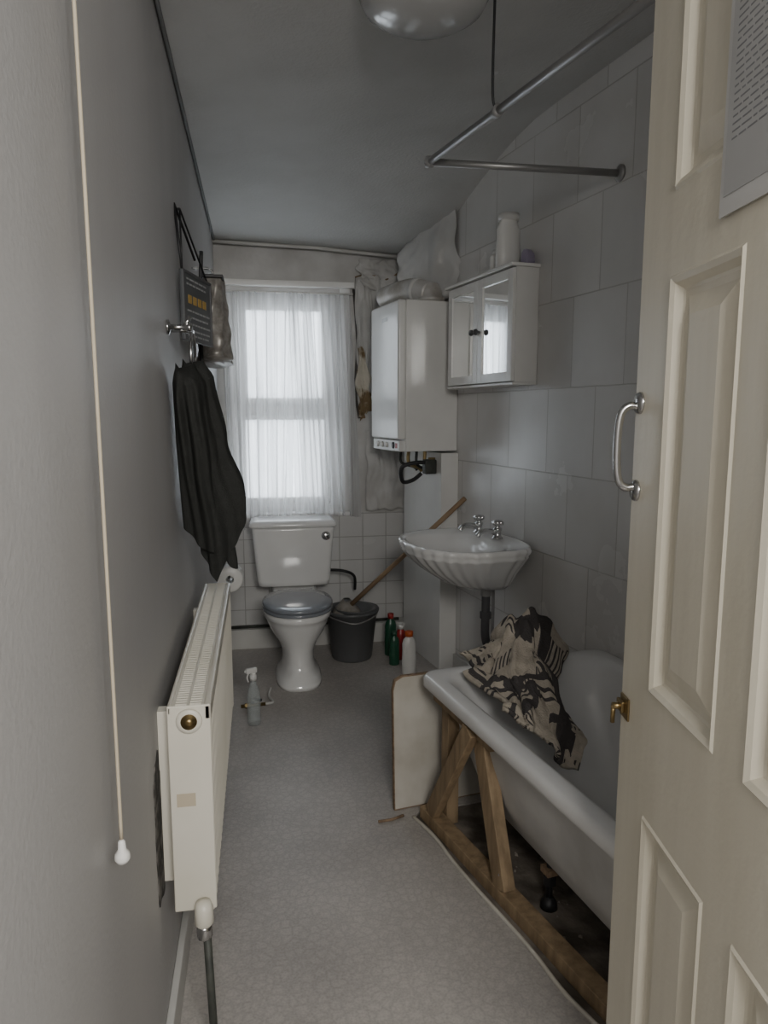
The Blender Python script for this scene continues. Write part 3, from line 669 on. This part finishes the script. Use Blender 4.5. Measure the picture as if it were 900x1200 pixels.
# sign
sA=Vector((.022,2.30,0)); sB=Vector((.095,2.58,0)); dv=(sB-sA); ang=math.atan2(dv.y,dv.x); Ls=dv.length
g=group('hanging_sign',(sA.x,sA.y,0),ang)
boxes('plaque',[((0,0,1.675),(Ls*.9,.012,1.885))],m_sign,g,bevel=.002)
boxes('plaque_edge',frame(0,Ls*.9,1.675,1.885,.008,-.003,.0),m_dpipe,g)
bl=[]
for i,z in enumerate((1.86,1.845,1.765,1.745,1.725,1.705,1.69)):
    x=.03
    while x<Ls*.9-.05:
        w=random.uniform(.012,.04); bl.append(((x,-.001,z),(x+w,0,z+.005))); x+=w+.008
boxes('lettering',bl,m_signt,g)
boxes('lettering_orange',[((.04+.045*i,-.001,1.79),(.07+.045*i,0,1.815)) for i in range(4)],m_orange,g)
tube('hanging_cord',[(.01,.006,1.885),(.05,.02,2.07),(Ls*.85,.006,1.885)],.003,m_black,g)
tube('hanging_cord_b',[(.01,.006,1.885),(.03,.03,2.08),(.20,.03,1.95)],.004,m_black,g)
lathe('nail',[(.004,-.06),(.004,.0),(.008,.002)],m_black,g,loc=(.05,.08,2.07),axis='Y',seg=10)

g=group('silver_toiletry_bag',(.080,2.90,0))
rings=[]
for j in range(25):
    t=j/24; r_=[]
    for i in range(60):
        a=2*math.pi*i/60; w=.040+.032*t
        r_.append((w*.9*math.cos(a)*(1+.12*math.sin(7*a+5*t)+.06*math.sin(23*t+5*a)),(.03+w)*math.sin(a)*(1+.06*math.sin(19*t))+.01*math.sin(9*t+3*a),1.96-.31*t-.02*math.sin(a)*t))
    rings.append(r_)
loft('pouch',rings,m_bag,g)
boxes('zip_band',[((-.04,-.08,1.955),(.04,.08,1.966))],m_black,g,bevel=.003)
tube('strap',[(-.035,-.11,2.04),(-.045,-.12,1.8),(-.045,-.12,1.55)],.007,m_black,g,curve=True)
tube('hook',[(-.08,0,2.0),(-.02,0,2.0),(0,0,1.98),(0,0,1.955)],.004,m_chrome,g,curve=True)

# ---------------- shower rail ----------------
g=group('shower_curtain_rail')
zr=2.307; pc=C(.156,2.586,zr); pw=RW(2.70,zr); n1=C(.60,1.50,zr); pe=pc+(n1-pc)*1.75
tube('wall_arm',[pc+(pw-pc)*.02,pw],.0125,m_rail,g); tube('long_arm',[pc,pe],.0125,m_rail,g)
lathe('elbow',[(.001,-.018),(.014,-.016),(.018,0),(.014,.016),(.001,.018)],m_rail,g,loc=pc,seg=20)
lathe('flange',[(.03,.004),(.03,-.006),(.018,-.012)],m_rail,g,loc=tuple(pw),axis='X',seg=20)
ph=pc.lerp(n1,.38)
tube('hanger',[ph+Vector((0,0,.01)),ph+Vector((-.015,0,.05)),(ph.x-.02,ph.y-.02,hC(ph.x,ph.y)+.01)],.004,m_black,g,seg=8,curve=True)
lathe('hanger_clip',[(.017,-.014),(.017,.014)],m_rail,g,loc=tuple(ph),axis='Y',seg=16)
# ceiling light
lc=C(.105,2.02)
g=group('ceiling_light',(lc.x,lc.y,hC(lc.x,lc.y)))
lathe('base',[(.155,.02),(.158,-.02),(.166,-.026),(.166,-.034)],m_plw,g,seg=48)
lathe('glass_dome',[(.169,-.026),(.171,-.036),(.158,-.060),(.125,-.080),(.07,-.092),(.001,-.096)],m_lampg,g,seg=48)

# peeling wallpaper
g=group('peeling_wallpaper')
def flap(nm,pts,amp,mat,seed,cr=1.,off=.004):
    a,b_,c,d=[Vector(p) for p in pts]; vs=[];fs=[];n_=36
    for j in range(n_+1):
        for i in range(n_+1):
            s,t=i/n_,j/n_; p=a.lerp(b_,s).lerp(d.lerp(c,s),t)
            e=noise.noise(Vector((s*3*cr+seed,t*3*cr,seed)))
            p+=Vector((.03*e*(1 if .05<s<.95 else 1.6),-abs(e)*amp-off-.5*amp*abs(noise.noise(Vector((s*7*cr,t*5*cr,seed)))),.02*noise.noise(Vector((s*6,t*2,seed+3))))); vs.append(p)
    for j in range(n_):
        for i in range(n_):
            q=j*(n_+1)+i; fs.append((q,q+1,q+n_+2,q+n_+1))
    obj(nm,vs,fs,mat,g,smooth=True,solid=.002)
flap('strip_by_window',[(.84,YB-.005,2.27),(1.0,YB-.005,2.27),(.95,YB-.005,1.50),(.86,YB-.01,1.45)],.05,m_wallB,3)
flap('brown_torn_edge',[(.85,YB-.03,1.85),(.875,YB-.03,1.86),(.94,YB-.04,1.48),(.85,YB-.04,1.42)],.05,m_peel,9)
flap('torn_backing',[(.845,YB-.03,1.72),(.89,YB-.03,1.66),(.95,YB-.03,1.52),(.86,YB-.03,1.40)],.03,m_brown,21)
p1=RW(3.98,2.62);p2=RW(4.42,2.42)
flap('corner_flap',[p2+Vector((-.16,-.02,-.04)),p1+Vector((-.02,-.02,-.02)),p1+Vector((-.02,0,-.55)),p2+Vector((-.14,-.05,-.36))],.05,m_film,11,1.2)
flap('upper_paper',[(.86,YB-.01,2.38),(1.15,YB-.01,2.38),(1.15,YB-.02,2.1),(.86,YB-.02,2.24)],.03,m_wallB,15,1.2)
flap('lower_paper',[(.90,YB-.01,1.35),(1.18,YB-.01,1.35),(1.18,YB-.01,.84),(.90,YB-.01,.84)],.02,m_wallB,5)
tube('crack',[(.83,YB-.006,2.2),(.85,YB-.01,1.9),(.838,YB-.012,1.6),(.86,YB-.014,1.42)],.008,m_dark,g,curve=True,seg=6)
tube('crack_top',[(.84,YB-.012,2.27),(.93,YB-.02,2.29),(1.02,YB-.02,2.26),(1.12,YB-.03,2.31)],.006,m_brown,g,curve=True,seg=6)

# ---------------- lights ----------------
w=bpy.data.worlds.new('w'); sc.world=w; w.use_nodes=True
bg=w.node_tree.nodes['Background']; bg.inputs[0].default_value=(.97,.98,1,1); bg.inputs[1].default_value=1.0
def area(nm,loc,rot,sx,sy,e,col):
    ld=bpy.data.lights.new(nm,'AREA'); ld.shape='RECTANGLE'; ld.size=sx; ld.size_y=sy; ld.energy=e; ld.color=col
    o=bpy.data.objects.new(nm,ld); o.location=loc; o.rotation_euler=rot; sc.collection.objects.link(o); return o
area('daylight_window',(.4,5.4,1.7),(math.radians(-90),0,0),2.6,3.0,105,(1,.985,.965))
area('hall_lamp',(.55,-1.0,2.1),(math.radians(65),0,math.radians(-5)),.8,.5,42,(1,.97,.92))
# camera
cd=bpy.data.cameras.new('camera'); cam=bpy.data.objects.new('camera',cd); sc.collection.objects.link(cam)
cam.location=(CX,0,H); cam.rotation_euler=(math.radians(90-7.9),0,math.radians(-10))
cd.sensor_fit='VERTICAL'; cd.sensor_height=24; cd.lens=832/1200*24; cd.clip_start=.02
sc.camera=cam
sc.view_settings.view_transform='AgX'
sc.view_settings.exposure=.45
